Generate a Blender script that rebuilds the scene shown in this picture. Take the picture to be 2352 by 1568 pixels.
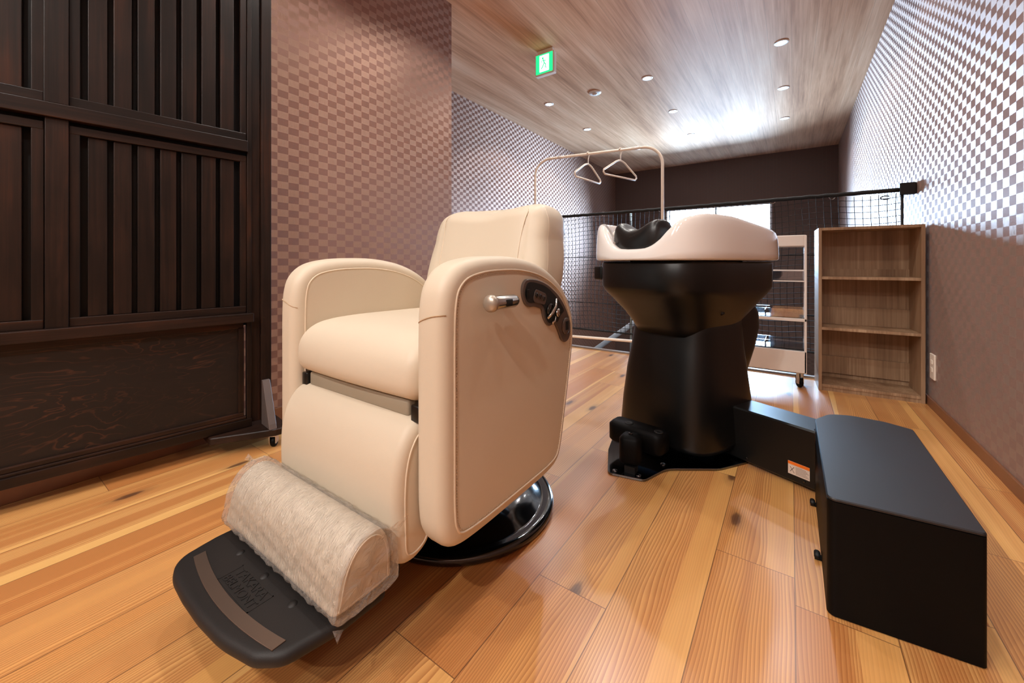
import bpy, bmesh, math, random
from mathutils import Vector, Matrix
random.seed(7)
PI = math.pi
scn = bpy.context.scene
COL = scn.collection
for _o in list(bpy.data.objects): bpy.data.objects.remove(_o)

# ------------------------------------------------------------------ camera
cam_d = bpy.data.cameras.new('camera'); cam = bpy.data.objects.new('camera', cam_d); COL.objects.link(cam)
cam.location = (0, 0, 0.70)
cam.rotation_euler = (PI/2, 0, math.radians(35.14))
cam_d.sensor_width = 36.0
cam_d.lens = 912.0/2352.0*36.0
cam_d.shift_y = -178.0/2352.0
cam_d.clip_start = 0.02
scn.camera = cam
# ------------------------------------------------------------------ view
scn.view_settings.view_transform = 'Standard'
scn.view_settings.look = 'None'
scn.view_settings.gamma = 1.0
scn.view_settings.use_curve_mapping = False
scn.view_settings.exposure = 0.0
# ------------------------------------------------------------------ daylight outside the window
W = bpy.data.worlds.new('world'); scn.world = W; W.use_nodes = True
_bg = W.node_tree.nodes['Background']
_bg.inputs[0].default_value = (0.46, 0.71, 1.0, 1); _bg.inputs[1].default_value = 125.0

def area_portal(loc, sx, sy, rot):
    l = bpy.data.lights.new('window_portal', 'AREA'); l.shape = 'RECTANGLE'; l.size = sx; l.size_y = sy
    l.cycles.is_portal = True
    o = bpy.data.objects.new('window_portal', l); COL.objects.link(o); o.location = loc; o.rotation_euler = rot
    return o
WX0, WX1, WZ0, WZ1 = -1.87, -0.25, 0.80, 1.67
BACK = 7.5
area_portal(((WX0+WX1)/2, BACK+0.16, (WZ0+WZ1)/2), WX1-WX0, WZ1-WZ0, (-PI/2, 0, 0))
CEIL = 2.45
SPOT_WARM = 27.0
SPOT_COOL = 26.0
SPOT_FILL = 82.0

# ================================================================== helpers
def link(o, parent=None):
    COL.objects.link(o)
    if parent: o.parent = parent
    return o
def obj(name, bm, mat, parent=None, smooth=True, recalc=True, autos=None):
    if recalc: bmesh.ops.recalc_face_normals(bm, faces=bm.faces)
    me = bpy.data.meshes.new(name); bm.to_mesh(me); bm.free()
    if smooth:
        for p in me.polygons: p.use_smooth = True
        if autos is not None: me.set_sharp_from_angle(angle=math.radians(autos))
    o = bpy.data.objects.new(name, me); me.materials.append(mat)
    return link(o, parent)
def tag(o, label=None, cat=None, group=None, kind=None):
    if label: o['label'] = label
    if cat: o['category'] = cat
    if group: o['group'] = group
    if kind: o['kind'] = kind
    return o
def thing(name, label, cat, loc=(0, 0, 0), rz=0, group=None):
    o = bpy.data.objects.new(name, None); o.empty_display_size = 0.05
    link(o); o.location = loc; o.rotation_euler = (0, 0, rz)
    return tag(o, label, cat, group)
def B(): return bmesh.new()
def box(bm, x0, x1, y0, y1, z0, z1, bev=0.0, seg=2, M=None):
    r = bmesh.ops.create_cube(bm, size=1.0); vs = r['verts']
    for v in vs:
        v.co = Vector(((x0+x1)/2+v.co.x*(x1-x0), (y0+y1)/2+v.co.y*(y1-y0), (z0+z1)/2+v.co.z*(z1-z0)))
    if bev > 0:
        es = list({e for v in vs for e in v.link_edges})
        r2 = bmesh.ops.bevel(bm, geom=es, offset=bev, segments=seg, affect='EDGES', profile=0.5)
        vs = list({v for f in r2['faces'] for v in f.verts} | {v for v in vs if v.is_valid})
    if M is not None:
        for v in vs: v.co = M @ v.co
    return bm
def tube(bm, pts, r, n=8, closed=False, cap=True, rads=None):
    pts = [Vector(p) for p in pts]; N = len(pts); rings = []
    up = None
    for i, p in enumerate(pts):
        if closed: t = pts[(i+1) % N]-pts[i-1]
        else: t = pts[min(i+1, N-1)]-pts[max(i-1, 0)]
        if t.length < 1e-9: t = Vector((0, 0, 1))
        t.normalize()
        if up is None:
            up = t.orthogonal().normalized()
        up = (up-t*up.dot(t))
        if up.length < 1e-6: up = t.orthogonal()
        up.normalize(); s = t.cross(up)
        rr = rads[i] if rads else r
        rings.append([bm.verts.new(p+up*math.cos(2*PI*k/n)*rr+s*math.sin(2*PI*k/n)*rr) for k in range(n)])
    M = N if closed else N-1
    for i in range(M):
        a, b = rings[i], rings[(i+1) % N]
        for k in range(n): bm.faces.new((a[k], a[(k+1) % n], b[(k+1) % n], b[k]))
    if not closed and cap:
        bm.faces.new(rings[0][::-1]); bm.faces.new(rings[-1])
    return bm
def lathe(bm, prof, n=48, c=(0, 0, 0), axis='Z'):
    rings = []
    for (r, z) in prof:
        if r < 1e-6: rings.append([bm.verts.new((0, 0, z))])
        else: rings.append([bm.verts.new((r*math.cos(2*PI*k/n), r*math.sin(2*PI*k/n), z)) for k in range(n)])
    for a, b in zip(rings, rings[1:]):
        for k in range(n):
            k2 = (k+1) % n
            if len(a) == 1 and len(b) == 1: continue
            if len(a) == 1: bm.faces.new((a[0], b[k], b[k2]))
            elif len(b) == 1: bm.faces.new((a[k], a[k2], b[0]))
            else: bm.faces.new((a[k], a[k2], b[k2], b[k]))
    R = Matrix.Identity(4)
    if axis == 'Y': R = Matrix.Rotation(-PI/2, 4, 'X')      # z -> +y
    if axis == 'X': R = Matrix.Rotation(PI/2, 4, 'Y')       # z -> +x
    T = Matrix.Translation(c) @ R
    for rg in rings:
        for v in rg: v.co = T @ v.co
    return bm
def spline(pts, sub=6):                                      # closed Catmull-Rom in 2D
    n = len(pts); out = []
    for i in range(n):
        p0, p1, p2, p3 = pts[i-1], pts[i], pts[(i+1) % n], pts[(i+2) % n]
        for k in range(sub):
            t = k/sub; t2 = t*t; t3 = t2*t
            out.append(tuple(0.5*((2*p1[j])+(-p0[j]+p2[j])*t+(2*p0[j]-5*p1[j]+4*p2[j]-p3[j])*t2+(-p0[j]+3*p1[j]-3*p2[j]+p3[j])*t3) for j in (0, 1)))
    return out
def rpoly(pts, rad, seg=6):                                  # polygon with rounded corners
    out = []; n = len(pts)
    for i in range(n):
        p = Vector(pts[i]); a = Vector(pts[i-1]); b = Vector(pts[(i+1) % n])
        r = rad[i] if isinstance(rad, (list, tuple)) else rad
        if r <= 0: out.append(tuple(p)); continue
        u = (a-p).normalized(); v = (b-p).normalized()
        ang = u.angle(v); d = min(r/math.tan(ang/2), (a-p).length*.49, (b-p).length*.49)
        r2 = d*math.tan(ang/2)
        c = p+(u+v).normalized()*(r2/math.sin(ang/2))
        s = p+u*d-c; e = p+v*d-c
        a0 = math.atan2(s.y, s.x); a1 = math.atan2(e.y, e.x); da = (a1-a0+PI) % (2*PI)-PI
        for k in range(seg+1):
            t = a0+da*k/seg; out.append((c.x+r2*math.cos(t), c.y+r2*math.sin(t)))
    return out
def ccw(p):
    A = sum(p[i-1][0]*p[i][1]-p[i][0]*p[i-1][1] for i in range(len(p)))
    return p if A > 0 else p[::-1]
def inset(poly, d):
    n = len(poly); out = []
    for i in range(n):
        a = Vector(poly[i-1]); b = Vector(poly[(i+1) % n]); p = Vector(poly[i])
        t = (b-a)
        if t.length < 1e-9: out.append(tuple(p)); continue
        t.normalize(); nn = Vector((-t.y, t.x))
        out.append(tuple(p+nn*d))
    return out
def resample(poly, n):
    P = [Vector(p) for p in poly]; L = [0]
    for i in range(len(P)): L.append(L[-1]+(P[(i+1) % len(P)]-P[i]).length)
    T = L[-1]; out = []; j = 0
    for k in range(n):
        s = T*k/n
        while L[j+1] < s: j += 1
        t = (s-L[j])/max(L[j+1]-L[j], 1e-9)
        out.append(tuple(P[j].lerp(P[(j+1) % len(P)], t)))
    return out
def mp(axis, a, u, v):
    if axis == 'X': return Vector((a, u, v))                 # outline in (y,z)
    if axis == 'Y': return Vector((u, a, v))                 # outline in (x,z)
    return Vector((u, v, a))                                 # outline in (x,y)
def pillow(bm, outline, a0, a1, r, axis='X', n=120, dome=0.0, seg=5, deform=None, mid=0):
    """closed outline extruded from a0 to a1 along axis with rounded rims and slightly domed ends"""
    pl = ccw(resample(outline, n)); rings = []
    def prof(sign, a):
        out = []
        for k in range(seg+1):
            t = k/seg*PI/2
            out.append((r*(1-math.cos(t)), a+sign*(r-r*math.sin(t))))
        return out[::1]
    lo = prof(1, a0)      # mid -> end
    hi = prof(-1, a1)
    seq = lo[::-1]
    if mid:
        x0, x1 = lo[0][1], hi[0][1]
        seq += [(0, x0+(x1-x0)*k/(mid+1)) for k in range(1, mid+1)]
    seq += hi
    for (d, a) in seq:
        ip = inset(pl, d); rings.append([bm.verts.new(mp(axis, a, u, v)) for u, v in ip])
    def cap(ring, a, sign):
        c2 = [sum(p[j] for p in inset(pl, r))/n for j in (0, 1)]
        base = inset(pl, r); prev = ring; out = []
        for f in (.97, .9, .8, .65, .45, .2):
            aa = a+sign*dome*(1-f*f)
            rg = [bm.verts.new(mp(axis, aa, c2[0]+(u-c2[0])*f, c2[1]+(v-c2[1])*f)) for u, v in base]
            for k in range(n): bm.faces.new((prev[k], prev[(k+1) % n], rg[(k+1) % n], rg[k]))
            prev = rg
        cv = bm.verts.new(mp(axis, a+sign*dome, c2[0], c2[1]))
        for k in range(n): bm.faces.new((prev[k], prev[(k+1) % n], cv))
    for a_, b_ in zip(rings, rings[1:]):
        for k in range(n): bm.faces.new((a_[k], a_[(k+1) % n], b_[(k+1) % n], b_[k]))
    cap(rings[0], a0, -1); cap(rings[-1], a1, 1)
    if deform:
        for v in bm.verts: v.co = deform(v.co)
    return bm
def prism(bm, outline, a0, a1, axis='X', bev=0.0, M=None):
    pl = ccw(outline); n = len(pl)
    seq = [(bev, a0), (0, a0+bev), (0, a1-bev), (bev, a1)] if bev > 0 else [(0, a0), (0, a1)]
    rings = [[bm.verts.new(mp(axis, a, u, v)) for u, v in (inset(pl, d) if d else pl)] for d, a in seq]
    for a_, b_ in zip(rings, rings[1:]):
        for k in range(n): bm.faces.new((a_[k], a_[(k+1) % n], b_[(k+1) % n], b_[k]))
    bm.faces.new(rings[0][::-1]); bm.faces.new(rings[-1])
    if M is not None:
        for rg in rings:
            for v in rg: v.co = M @ v.co
    return bm
def loft(bm, rings, cap0=True, cap1=True):
    R = [[bm.verts.new(p) for p in rg] for rg in rings]; n = len(R[0])
    for a_, b_ in zip(R, R[1:]):
        for k in range(n): bm.faces.new((a_[k], a_[(k+1) % n], b_[(k+1) % n], b_[k]))
    def cp(rg):
        c = sum((v.co for v in rg), Vector())/n; cv = bm.verts.new(c)
        for k in range(n): bm.faces.new((rg[k], rg[(k+1) % n], cv))
    if cap0: cp(R[0])
    if cap1: cp(R[-1])
    return bm
def sell(t, a, b, e):                                        # superellipse point
    c, s = math.cos(t), math.sin(t)
    return (a*math.copysign(abs(c)**(2/e), c), b*math.copysign(abs(s)**(2/e), s))
def text_mesh(name, body, size, mat, parent, M, ext=0.0006, align='CENTER'):
    cu = bpy.data.curves.new(name, 'FONT'); cu.body = body; cu.size = size; cu.extrude = ext; cu.align_x = align; cu.align_y = 'CENTER'
    t = bpy.data.objects.new(name, cu); COL.objects.link(t)
    dg = bpy.context.evaluated_depsgraph_get(); dg.update()
    me = bpy.data.meshes.new_from_object(t.evaluated_get(dg)); me.transform(M)
    bpy.data.objects.remove(t); me.name = name
    me.materials.clear(); me.materials.append(mat)
    o = bpy.data.objects.new(name, me); return link(o, parent)

# ================================================================== materials
class NT:
    def __init__(s, name):
        s.m = bpy.data.materials.new(name); s.m.use_nodes = True; s.t = s.m.node_tree; s.t.nodes.clear()
        s.out = s.t.nodes.new('ShaderNodeOutputMaterial')
    def n(s, typ, **k):
        nd = s.t.nodes.new('ShaderNode'+typ)
        for a, b in k.items(): setattr(nd, a, b)
        return nd
    def l(s, a, b): s.t.links.new(a, b)
    def set(s, sock, v):
        if isinstance(v, bpy.types.NodeSocket): s.l(v, sock)
        else: sock.default_value = v
    def math(s, op, a, b=0.0, c=None, clamp=False):
        nd = s.n('Math', operation=op, use_clamp=clamp); s.set(nd.inputs[0], a); s.set(nd.inputs[1], b)
        if c is not None: s.set(nd.inputs[2], c)
        return nd.outputs[0]
    def mix(s, f, a, b, typ='RGBA', bt='MIX'):
        nd = s.n('Mix', data_type=typ)
        if typ == 'RGBA': nd.blend_type = bt; i = (6, 7); o = 2
        elif typ == 'VECTOR': i = (4, 5); o = 1
        else: i = (2, 3); o = 0
        s.set(nd.inputs[0], f)
        for q, v in zip(i, (a, b)):
            if typ == 'RGBA' and isinstance(v, tuple) and len(v) == 3: v = v+(1,)
            s.set(nd.inputs[q], v)
        return nd.outputs[o]
    def ramp(s, f, stops, interp='LINEAR'):
        nd = s.n('ValToRGB'); cr = nd.color_ramp; cr.interpolation = interp
        while len(cr.elements) > 1: cr.elements.remove(cr.elements[-1])
        for i, (p, c) in enumerate(stops):
            e = cr.elements[0] if i == 0 else cr.elements.new(p)
            e.position = p; e.color = tuple(c)+(1,) if len(c) == 3 else c
        s.set(nd.inputs[0], f); return nd.outputs[0]
    def pos(s, kind='world'):
        if kind == 'world': return s.n('NewGeometry').outputs['Position']
        return s.n('TexCoord').outputs['Object']
    def xyz(s, v):
        nd = s.n('SeparateXYZ'); s.l(v, nd.inputs[0]); return nd.outputs
    def vec(s, x, y, z):
        nd = s.n('CombineXYZ')
        for i, v in enumerate((x, y, z)): s.set(nd.inputs[i], v)
        return nd.outputs[0]
    def map(s, v, scale=(1, 1, 1), loc=(0, 0, 0), rot=(0, 0, 0)):
        nd = s.n('Mapping'); s.l(v, nd.inputs[0]); nd.inputs['Scale'].default_value = scale; nd.inputs['Location'].default_value = loc; nd.inputs['Rotation'].default_value = rot
        return nd.outputs[0]
    def noise(s, v, scale=5, detail=3, rough=.5, dist=0.0, dim='3D', w=None):
        nd = s.n('TexNoise', noise_dimensions=dim); s.l(v, nd.inputs['Vector'])
        nd.inputs['Scale'].default_value = scale; nd.inputs['Detail'].default_value = detail; nd.inputs['Roughness'].default_value = rough; nd.inputs['Distortion'].default_value = dist
        if w is not None: s.set(nd.inputs['W'], w)
        return nd.outputs['Fac']
    def white(s, v, dim='3D'):
        nd = s.n('TexWhiteNoise', noise_dimensions=dim)
        s.set(nd.inputs['W' if dim == '1D' else 'Vector'], v); return nd.outputs['Value']
    def bump(s, h, strength=.3, dist=.01, normal=None):
        nd = s.n('Bump'); nd.inputs['Strength'].default_value = strength; nd.inputs['Distance'].default_value = dist; s.l(h, nd.inputs['Height'])
        if normal is not None: s.l(normal, nd.inputs['Normal'])
        return nd.outputs[0]
    def bsdf(s, **k):
        nd = s.n('BsdfPrincipled')
        for a, v in k.items():
            a = a.replace('_', ' ')
            if isinstance(v, tuple) and len(v) == 3 and nd.inputs[a].type == 'RGBA': v = v+(1,)
            s.set(nd.inputs[a], v)
        return nd
    def done(s, sh):
        s.l(sh.outputs[0], s.out.inputs[0]); return s.m
def c8(r, g, b):                                              # sRGB 0-255 -> linear
    f = lambda v: (v/255/12.92) if v/255 <= .04045 else ((v/255+.055)/1.055)**2.4
    return (f(r), f(g), f(b))
def plain(name, col, rough=.5, metal=0.0, spec=.5, bump=None, coat=0.0, var=.04, vscale=9):
    s = NT(name); p = s.pos('object'); nz = s.noise(p, vscale, 4)
    c = s.mix(nz, tuple(x*(1-var) for x in col), tuple(min(1, x*(1+var)) for x in col))
    k = dict(Base_Color=c, Roughness=rough, Metallic=metal, Specular_IOR_Level=spec, Coat_Weight=coat, Coat_Roughness=.08)
    if bump: k['Normal'] = s.bump(s.noise(p, bump[0], 3), bump[1], bump[2])
    return s.done(s.bsdf(**k))

# wallpaper: two weaves laid out as a check; weave direction and gloss differ, base colour adds to the sheen contrast
def wallpaper(name, horiz, base=(148, 107, 90), contrast=1.0):
    s = NT(name); P = s.xyz(s.pos()); h = P[0] if horiz == 'X' else P[1]; z = P[2]
    cu = s.math('FLOOR', s.math('DIVIDE', h, 0.047)); cv = s.math('FLOOR', s.math('DIVIDE', z, 0.0315))
    par = s.math('MODULO', s.math('ABSOLUTE', s.math('ADD', cu, cv)), 2.0)
    fr_u = s.math('FRACT', s.math('DIVIDE', h, 0.047)); 
    seam = s.math('LESS_THAN', s.math('ABSOLUTE', s.math('SUBTRACT', fr_u, .03)), .03)
    pv = s.pos()
    t1 = s.noise(s.map(pv, (40, 40, 900)), 1, 2); t2 = s.noise(s.map(pv, (900, 900, 40)), 1, 2)
    thread = s.mix(par, t1, t2, 'FLOAT')
    b = c8(*base)
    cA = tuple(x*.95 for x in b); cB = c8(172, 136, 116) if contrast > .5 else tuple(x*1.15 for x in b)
    col = s.mix(par, cA, cB)
    col = s.mix(s.math('MULTIPLY', thread, .35), col, tuple(x*.62 for x in b))
    col = s.mix(s.math('MULTIPLY', seam, .25), col, tuple(x*1.6 for x in b))
    hv = (1, 0, 0) if horiz == 'X' else (0, 1, 0)
    tan = s.mix(par, hv, (0, 0, 1), 'VECTOR')
    ro = s.mix(par, .55, .50, 'FLOAT'); sp = s.mix(par, .5, 1.0*contrast, 'FLOAT'); mt = s.mix(par, .18*contrast, .60*contrast, 'FLOAT')
    bs = s.bsdf(Base_Color=col, Roughness=ro, Specular_IOR_Level=sp, Metallic=mt, Anisotropic=.85, Tangent=tan,
                Normal=s.bump(thread, .25, .002), Sheen_Weight=.15, Sheen_Roughness=.4)
    return s.done(bs)
M_WALL_Y = wallpaper('wallpaper_check_side', 'Y')
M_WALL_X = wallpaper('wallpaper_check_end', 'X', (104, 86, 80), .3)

def floor_mat():
    s = NT('cedar_floor'); pv = s.pos(); P = s.xyz(pv); W_ = 0.157; L_ = 0.92
    u = s.math('DIVIDE', s.math('SUBTRACT', P[0], 0.006), W_); bi = s.math('FLOOR', u); fu = s.math('FRACT', u)
    off = s.math('MULTIPLY', s.white(bi, '1D'), L_*5)
    v = s.math('DIVIDE', s.math('ADD', P[1], off), L_); li = s.math('FLOOR', v); fv = s.math('FRACT', v)
    idv = s.vec(bi, li, 3.0); r1 = s.white(idv); r2 = s.white(s.vec(bi, li, 11.0)); r3 = s.white(s.vec(bi, li, 23.0))
    # board-local coordinates
    lp = s.vec(s.math('ADD', s.math('MULTIPLY', fu, W_), s.math('MULTIPLY', r1, 9.0)), s.math('ADD', P[1], s.math('MULTIPLY', r2, 13.0)), s.math('MULTIPLY', r3, 7.0))
    warp = s.noise(s.map(lp, (9, 1.3, 1)), 1, 2)
    gx = s.math('ADD', s.math('MULTIPLY', s.xyz(lp)[0], 1.0), s.math('MULTIPLY', warp, .07))
    rings = s.n('TexWave', wave_type='BANDS', bands_direction='X', wave_profile='SAW'); s.l(s.vec(gx, 0, 0), rings.inputs['Vector'])
    rings.inputs['Scale'].default_value = 52; rings.inputs['Distortion'].default_value = 0.0
    fine = s.noise(s.map(lp, (420, 9, 1)), 1, 3, .6)
    broad = s.noise(s.map(lp, (13, .8, 1)), 1, 2, .5)
    heart = s.mix(r2, c8(196, 132, 72), c8(226, 172, 104))
    sap = s.mix(r3, c8(232, 176, 100), c8(244, 202, 128))
    # sapwood streaks along board edges
    edge = s.math('GREATER_THAN', s.math('ADD', s.math('MULTIPLY', s.math('ABSOLUTE', s.math('SUBTRACT', fu, s.math('MULTIPLY', r3, .8))), 1.2), s.math('MULTIPLY', broad, .35)), s.math('ADD', .68, s.math('MULTIPLY', r1, .35)))
    c = s.mix(edge, heart, sap)
    c = s.mix(s.ramp(broad, [(.35, (0, 0, 0)), (.7, (1, 1, 1))]), c, s.mix(.5, c, c8(196, 126, 68)))
    stp = s.ramp(s.noise(s.map(lp, (26, .35, 1)), 1, 1), [(.52, (0, 0, 0)), (.62, (1, 1, 1))])
    c = s.mix(s.math('MULTIPLY', stp, .6), c, s.mix(r1, c8(242, 192, 118), c8(232, 168, 96)))
    rg = s.math('MULTIPLY', rings.outputs['Fac'], s.math('MULTIPLY', .8, s.math('SUBTRACT', 1.0, s.math('MULTIPLY', edge, .6))))
    c = s.mix(s.math('POWER', rg, 1.4), c, c8(150, 84, 36))
    c = s.mix(s.math('MULTIPLY', fine, .22), c, c8(184, 120, 66))
    # knots
    kn = s.n('TexVoronoi', feature='F1', voronoi_dimensions='2D'); s.l(s.map(lp, (7.0, 2.4, 1)), kn.inputs['Vector']); kn.inputs['Scale'].default_value = 1.0
    kr = s.math('SUBTRACT', s.math('MULTIPLY', kn.outputs['Distance'], 1.0), s.math('MULTIPLY', s.noise(s.map(lp, (90, 30, 1)), 1, 2), .05))
    keep = s.math('GREATER_THAN', s.xyz(kn.outputs['Color'])[0] if False else s.white(kn.outputs['Position']), .72)
    kd = s.ramp(kr, [(.0, (1, 1, 1)), (.035, (.9, .9, .9)), (.07, (.3, .3, .3)), (.17, (0, 0, 0))])
    kf = s.math('MULTIPLY', kd, keep)
    c = s.mix(s.math('MULTIPLY', kf, .88), c, c8(74, 42, 30))
    # joints
    ju = s.math('LESS_THAN', s.math('MINIMUM', fu, s.math('SUBTRACT', 1.0, fu)), .0065)
    jv = s.math('LESS_THAN', s.math('MINIMUM', fv, s.math('SUBTRACT', 1.0, fv)), .0010)
    j = s.math('MAXIMUM', ju, jv)
    c = s.mix(s.math('MULTIPLY', j, .75), c, c8(96, 56, 30))
    hgt = s.math('SUBTRACT', s.math('MULTIPLY', fine, .25), s.math('MULTIPLY', j, 1.0))
    hgt = s.math('SUBTRACT', hgt, s.math('MULTIPLY', rings.outputs['Fac'], .35))
    ro = s.math('ADD', .31, s.math('MULTIPLY', s.noise(s.map(lp, (30, 3, 1)), 1, 3), .14))
    return s.done(s.bsdf(Base_Color=c, Roughness=ro, Specular_IOR_Level=1.0, Coat_Weight=.35, Coat_Roughness=.22, Normal=s.bump(hgt, .22, .0012)))
M_FLOOR = floor_mat()

def ceiling_mat():
    s = NT('wood_print_ceiling'); pv = s.pos()
    a = s.noise(s.map(pv, (7, .55, 1)), 1, 4, .6); b = s.noise(s.map(pv, (60, 1.6, 1)), 1, 4, .65); d = s.noise(s.map(pv, (1.6, .22, 1)), 1, 2)
    t = s.math('ADD', s.math('ADD', s.math('MULTIPLY', a, .5), s.math('MULTIPLY', b, .32)), s.math('MULTIPLY', d, .25))
    c = s.ramp(t, [(.36, c8(160, 116, 88)), (.5, c8(206, 158, 124)), (.6, c8(226, 182, 148)), (.72, c8(240, 206, 176))])
    P = s.xyz(pv); fj = s.math('FRACT', s.math('DIVIDE', P[0], .152)); j = s.math('LESS_THAN', fj, .02)
    c = s.mix(s.math('MULTIPLY', j, .3), c, c8(110, 80, 68))
    return s.done(s.bsdf(Base_Color=c, Roughness=.66, Specular_IOR_Level=.9, Anisotropic=.85, Tangent=s.vec(0, 1, 0), Normal=s.bump(b, .12, .001)))
M_CEIL = ceiling_mat()

def darkwood(name, axis, lift=1.0):
    s = NT(name); oi = s.n('ObjectInfo').outputs['Random']
    pv = s.n('VectorMath', operation='ADD'); s.l(s.pos('object'), pv.inputs[0]); s.l(s.vec(s.math('MULTIPLY', oi, 31), s.math('MULTIPLY', oi, 17), s.math('MULTIPLY', oi, 7)), pv.inputs[1]); pv = pv.outputs[0]
    sc = {'Z': ((14, 14, 1.2), (160, 160, 3)), 'Y': ((14, 1.2, 14), (160, 3, 160)), 'X': ((1.2, 14, 14), (3, 160, 160))}[axis]
    a = s.noise(s.map(pv, sc[0]), 1, 4, .6, .6); b = s.noise(s.map(pv, sc[1]), 1, 3, .6); m = s.noise(pv, 5, 3)
    t = s.math('ADD', s.math('ADD', s.math('MULTIPLY', a, .55), s.math('MULTIPLY', b, .25)), s.math('MULTIPLY', m, .28))
    c = s.ramp(t, [(.36, c8(28*lift, 17*lift, 13*lift)), (.50, c8(52*lift, 33*lift, 25*lift)), (.60, c8(76*lift, 48*lift, 36*lift)), (.72, c8(122*lift, 68*lift, 44*lift))])
    return s.done(s.bsdf(Base_Color=c, Roughness=.38, Specular_IOR_Level=.28, Normal=s.bump(b, .2, .001)))
M_DK_V = darkwood('dark_stained_wood_upright', 'Z', .50)
M_DK_H = darkwood('dark_stained_wood_rail', 'Y', .55)
M_DK_BOARD = None
def panel_mat():
    s = NT('dark_figured_board'); pv = s.pos('object')
    wp = s.noise(s.map(pv, (1, 2.6, 7.5)), 1, 4, .5, .5)
    lines = s.math('FRACT', s.math('MULTIPLY', wp, 17.0)); ln = s.ramp(lines, [(.0, (1, 1, 1)), (.16, (0, 0, 0)), (.93, (0, 0, 0)), (1, (1, 1, 1))])
    gate = s.ramp(s.noise(s.map(pv, (1, 4, 6), (3, 3, 3)), 1, 3), [(.42, (.05, .05, .05)), (.66, (1, 1, 1))])
    b = s.noise(s.map(pv, (100, 3, 130)), 1, 3)
    c = s.mix(wp, c8(20, 15, 13), c8(40, 29, 24)); c = s.mix(s.math('MULTIPLY', b, .3), c, c8(20, 14, 11))
    c = s.mix(s.math('MULTIPLY', s.math('MULTIPLY', ln, gate), .32), c, c8(112, 66, 42))
    return s.done(s.bsdf(Base_Color=c, Roughness=.5, Specular_IOR_Level=.35, Normal=s.bump(b, .15, .001)))
M_PANEL = panel_mat()

def leather(name, col):
    s = NT(name); p = s.pos('object')
    v = s.n('TexVoronoi', feature='DISTANCE_TO_EDGE'); s.l(p, v.inputs['Vector']); v.inputs['Scale'].default_value = 520
    h = s.math('ADD', s.math('MINIMUM', v.outputs['Distance'], .2), s.math('MULTIPLY', s.noise(p, 8, 2), 1.2))
    nz = s.noise(p, 3, 3); c = s.mix(nz, tuple(x*.96 for x in col), tuple(min(1, x*1.03) for x in col))
    return s.done(s.bsdf(Base_Color=c, Roughness=.48, Specular_IOR_Level=.4, Normal=s.bump(h, .12, .002)))
M_LEATH = leather('cream_leather', c8(208, 194, 173))
M_PIPE = leather('cream_piping', c8(220, 202, 178))
M_STITCH = plain('stitch_thread', c8(186, 160, 130), .7)
M_BLKGLOSS = plain('black_gloss_enamel', c8(10, 10, 11), .12, spec=.6, coat=.5)
M_BLKPLAST = plain('black_satin_plastic', c8(11, 11, 11), .36, spec=.4, bump=(900, .05, .001))
M_BLKMATT = plain('black_matt_plastic', c8(8, 7, 7), .5, spec=.12, bump=(700, .1, .001))
M_BLKDARK = plain('dark_recess', c8(6, 6, 6), .6)
M_BLKVINYL = plain('black_vinyl', c8(16, 16, 17), .33, spec=.5, bump=(260, .08, .002))
M_RUBBER = plain('grained_rubber', c8(33, 30, 29), .55, spec=.35, bump=(600, .25, .001), var=.12)
M_PANELGREY = plain('control_panel_plastic', c8(84, 72, 66), .35)
M_GREYFRAME = plain('grey_seat_frame', c8(150, 140, 122), .5)
M_CHROME = plain('brushed_chrome', c8(196, 192, 186), .22, metal=1.0)
M_CHROME2 = plain('satin_silver_plastic', c8(176, 164, 150), .35, metal=.6)
M_STRIP = plain('brushed_bronze_strip', c8(134, 116, 104), .38, metal=.8)
M_STEELPL = plain('polished_steel_plate', c8(120, 124, 130), .10, metal=1.0)
M_PORC = plain('white_glazed_bowl', c8(238, 232, 227), .10, spec=.6, coat=.6, var=.01)
M_WHITEPL = plain('white_powder_coat', c8(242, 234, 226), .35, var=.02)
M_WHITEIV = plain('ivory_plastic', c8(240, 228, 214), .4, var=.02)
M_CORD = plain('black_cord', c8(12, 12, 14), .7)
M_BRKT = plain('black_bracket', c8(14, 13, 15), .5)
M_ALU = plain('window_aluminium', c8(190, 200, 210), .35, metal=.3)
M_BASEB = plain('baseboard_wood', c8(128, 82, 54), .4, var=.12, vscale=14)
M_CURB = plain('grey_nosing', c8(128, 118, 112), .45)
M_SHADE = plain('plain_plaster', c8(120, 100, 90), .8)
M_ORANGE = plain('orange_print', c8(236, 112, 24), .5)
M_LABEL = plain('label_paper', c8(214, 192, 176), .5)
M_INK = plain('grey_ink', c8(96, 84, 78), .6)
M_INKRED = plain('maroon_ink', c8(128, 62, 58), .6)
def shelfwood():
    s = NT('oak_print_shelf'); p = s.pos('object')
    a = s.noise(s.map(p, (9, 9, .9)), 1, 4, .6); b = s.noise(s.map(p, (120, 120, 2.2)), 1, 3, .6)
    t = s.math('ADD', s.math('MULTIPLY', a, .65), s.math('MULTIPLY', b, .35))
    c = s.ramp(t, [(.36, c8(128, 98, 72)), (.5, c8(160, 128, 98)), (.66, c8(194, 164, 132))])
    return s.done(s.bsdf(Base_Color=c, Roughness=.5, Normal=s.bump(b, .1, .001)))
M_SHELF = shelfwood()
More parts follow.
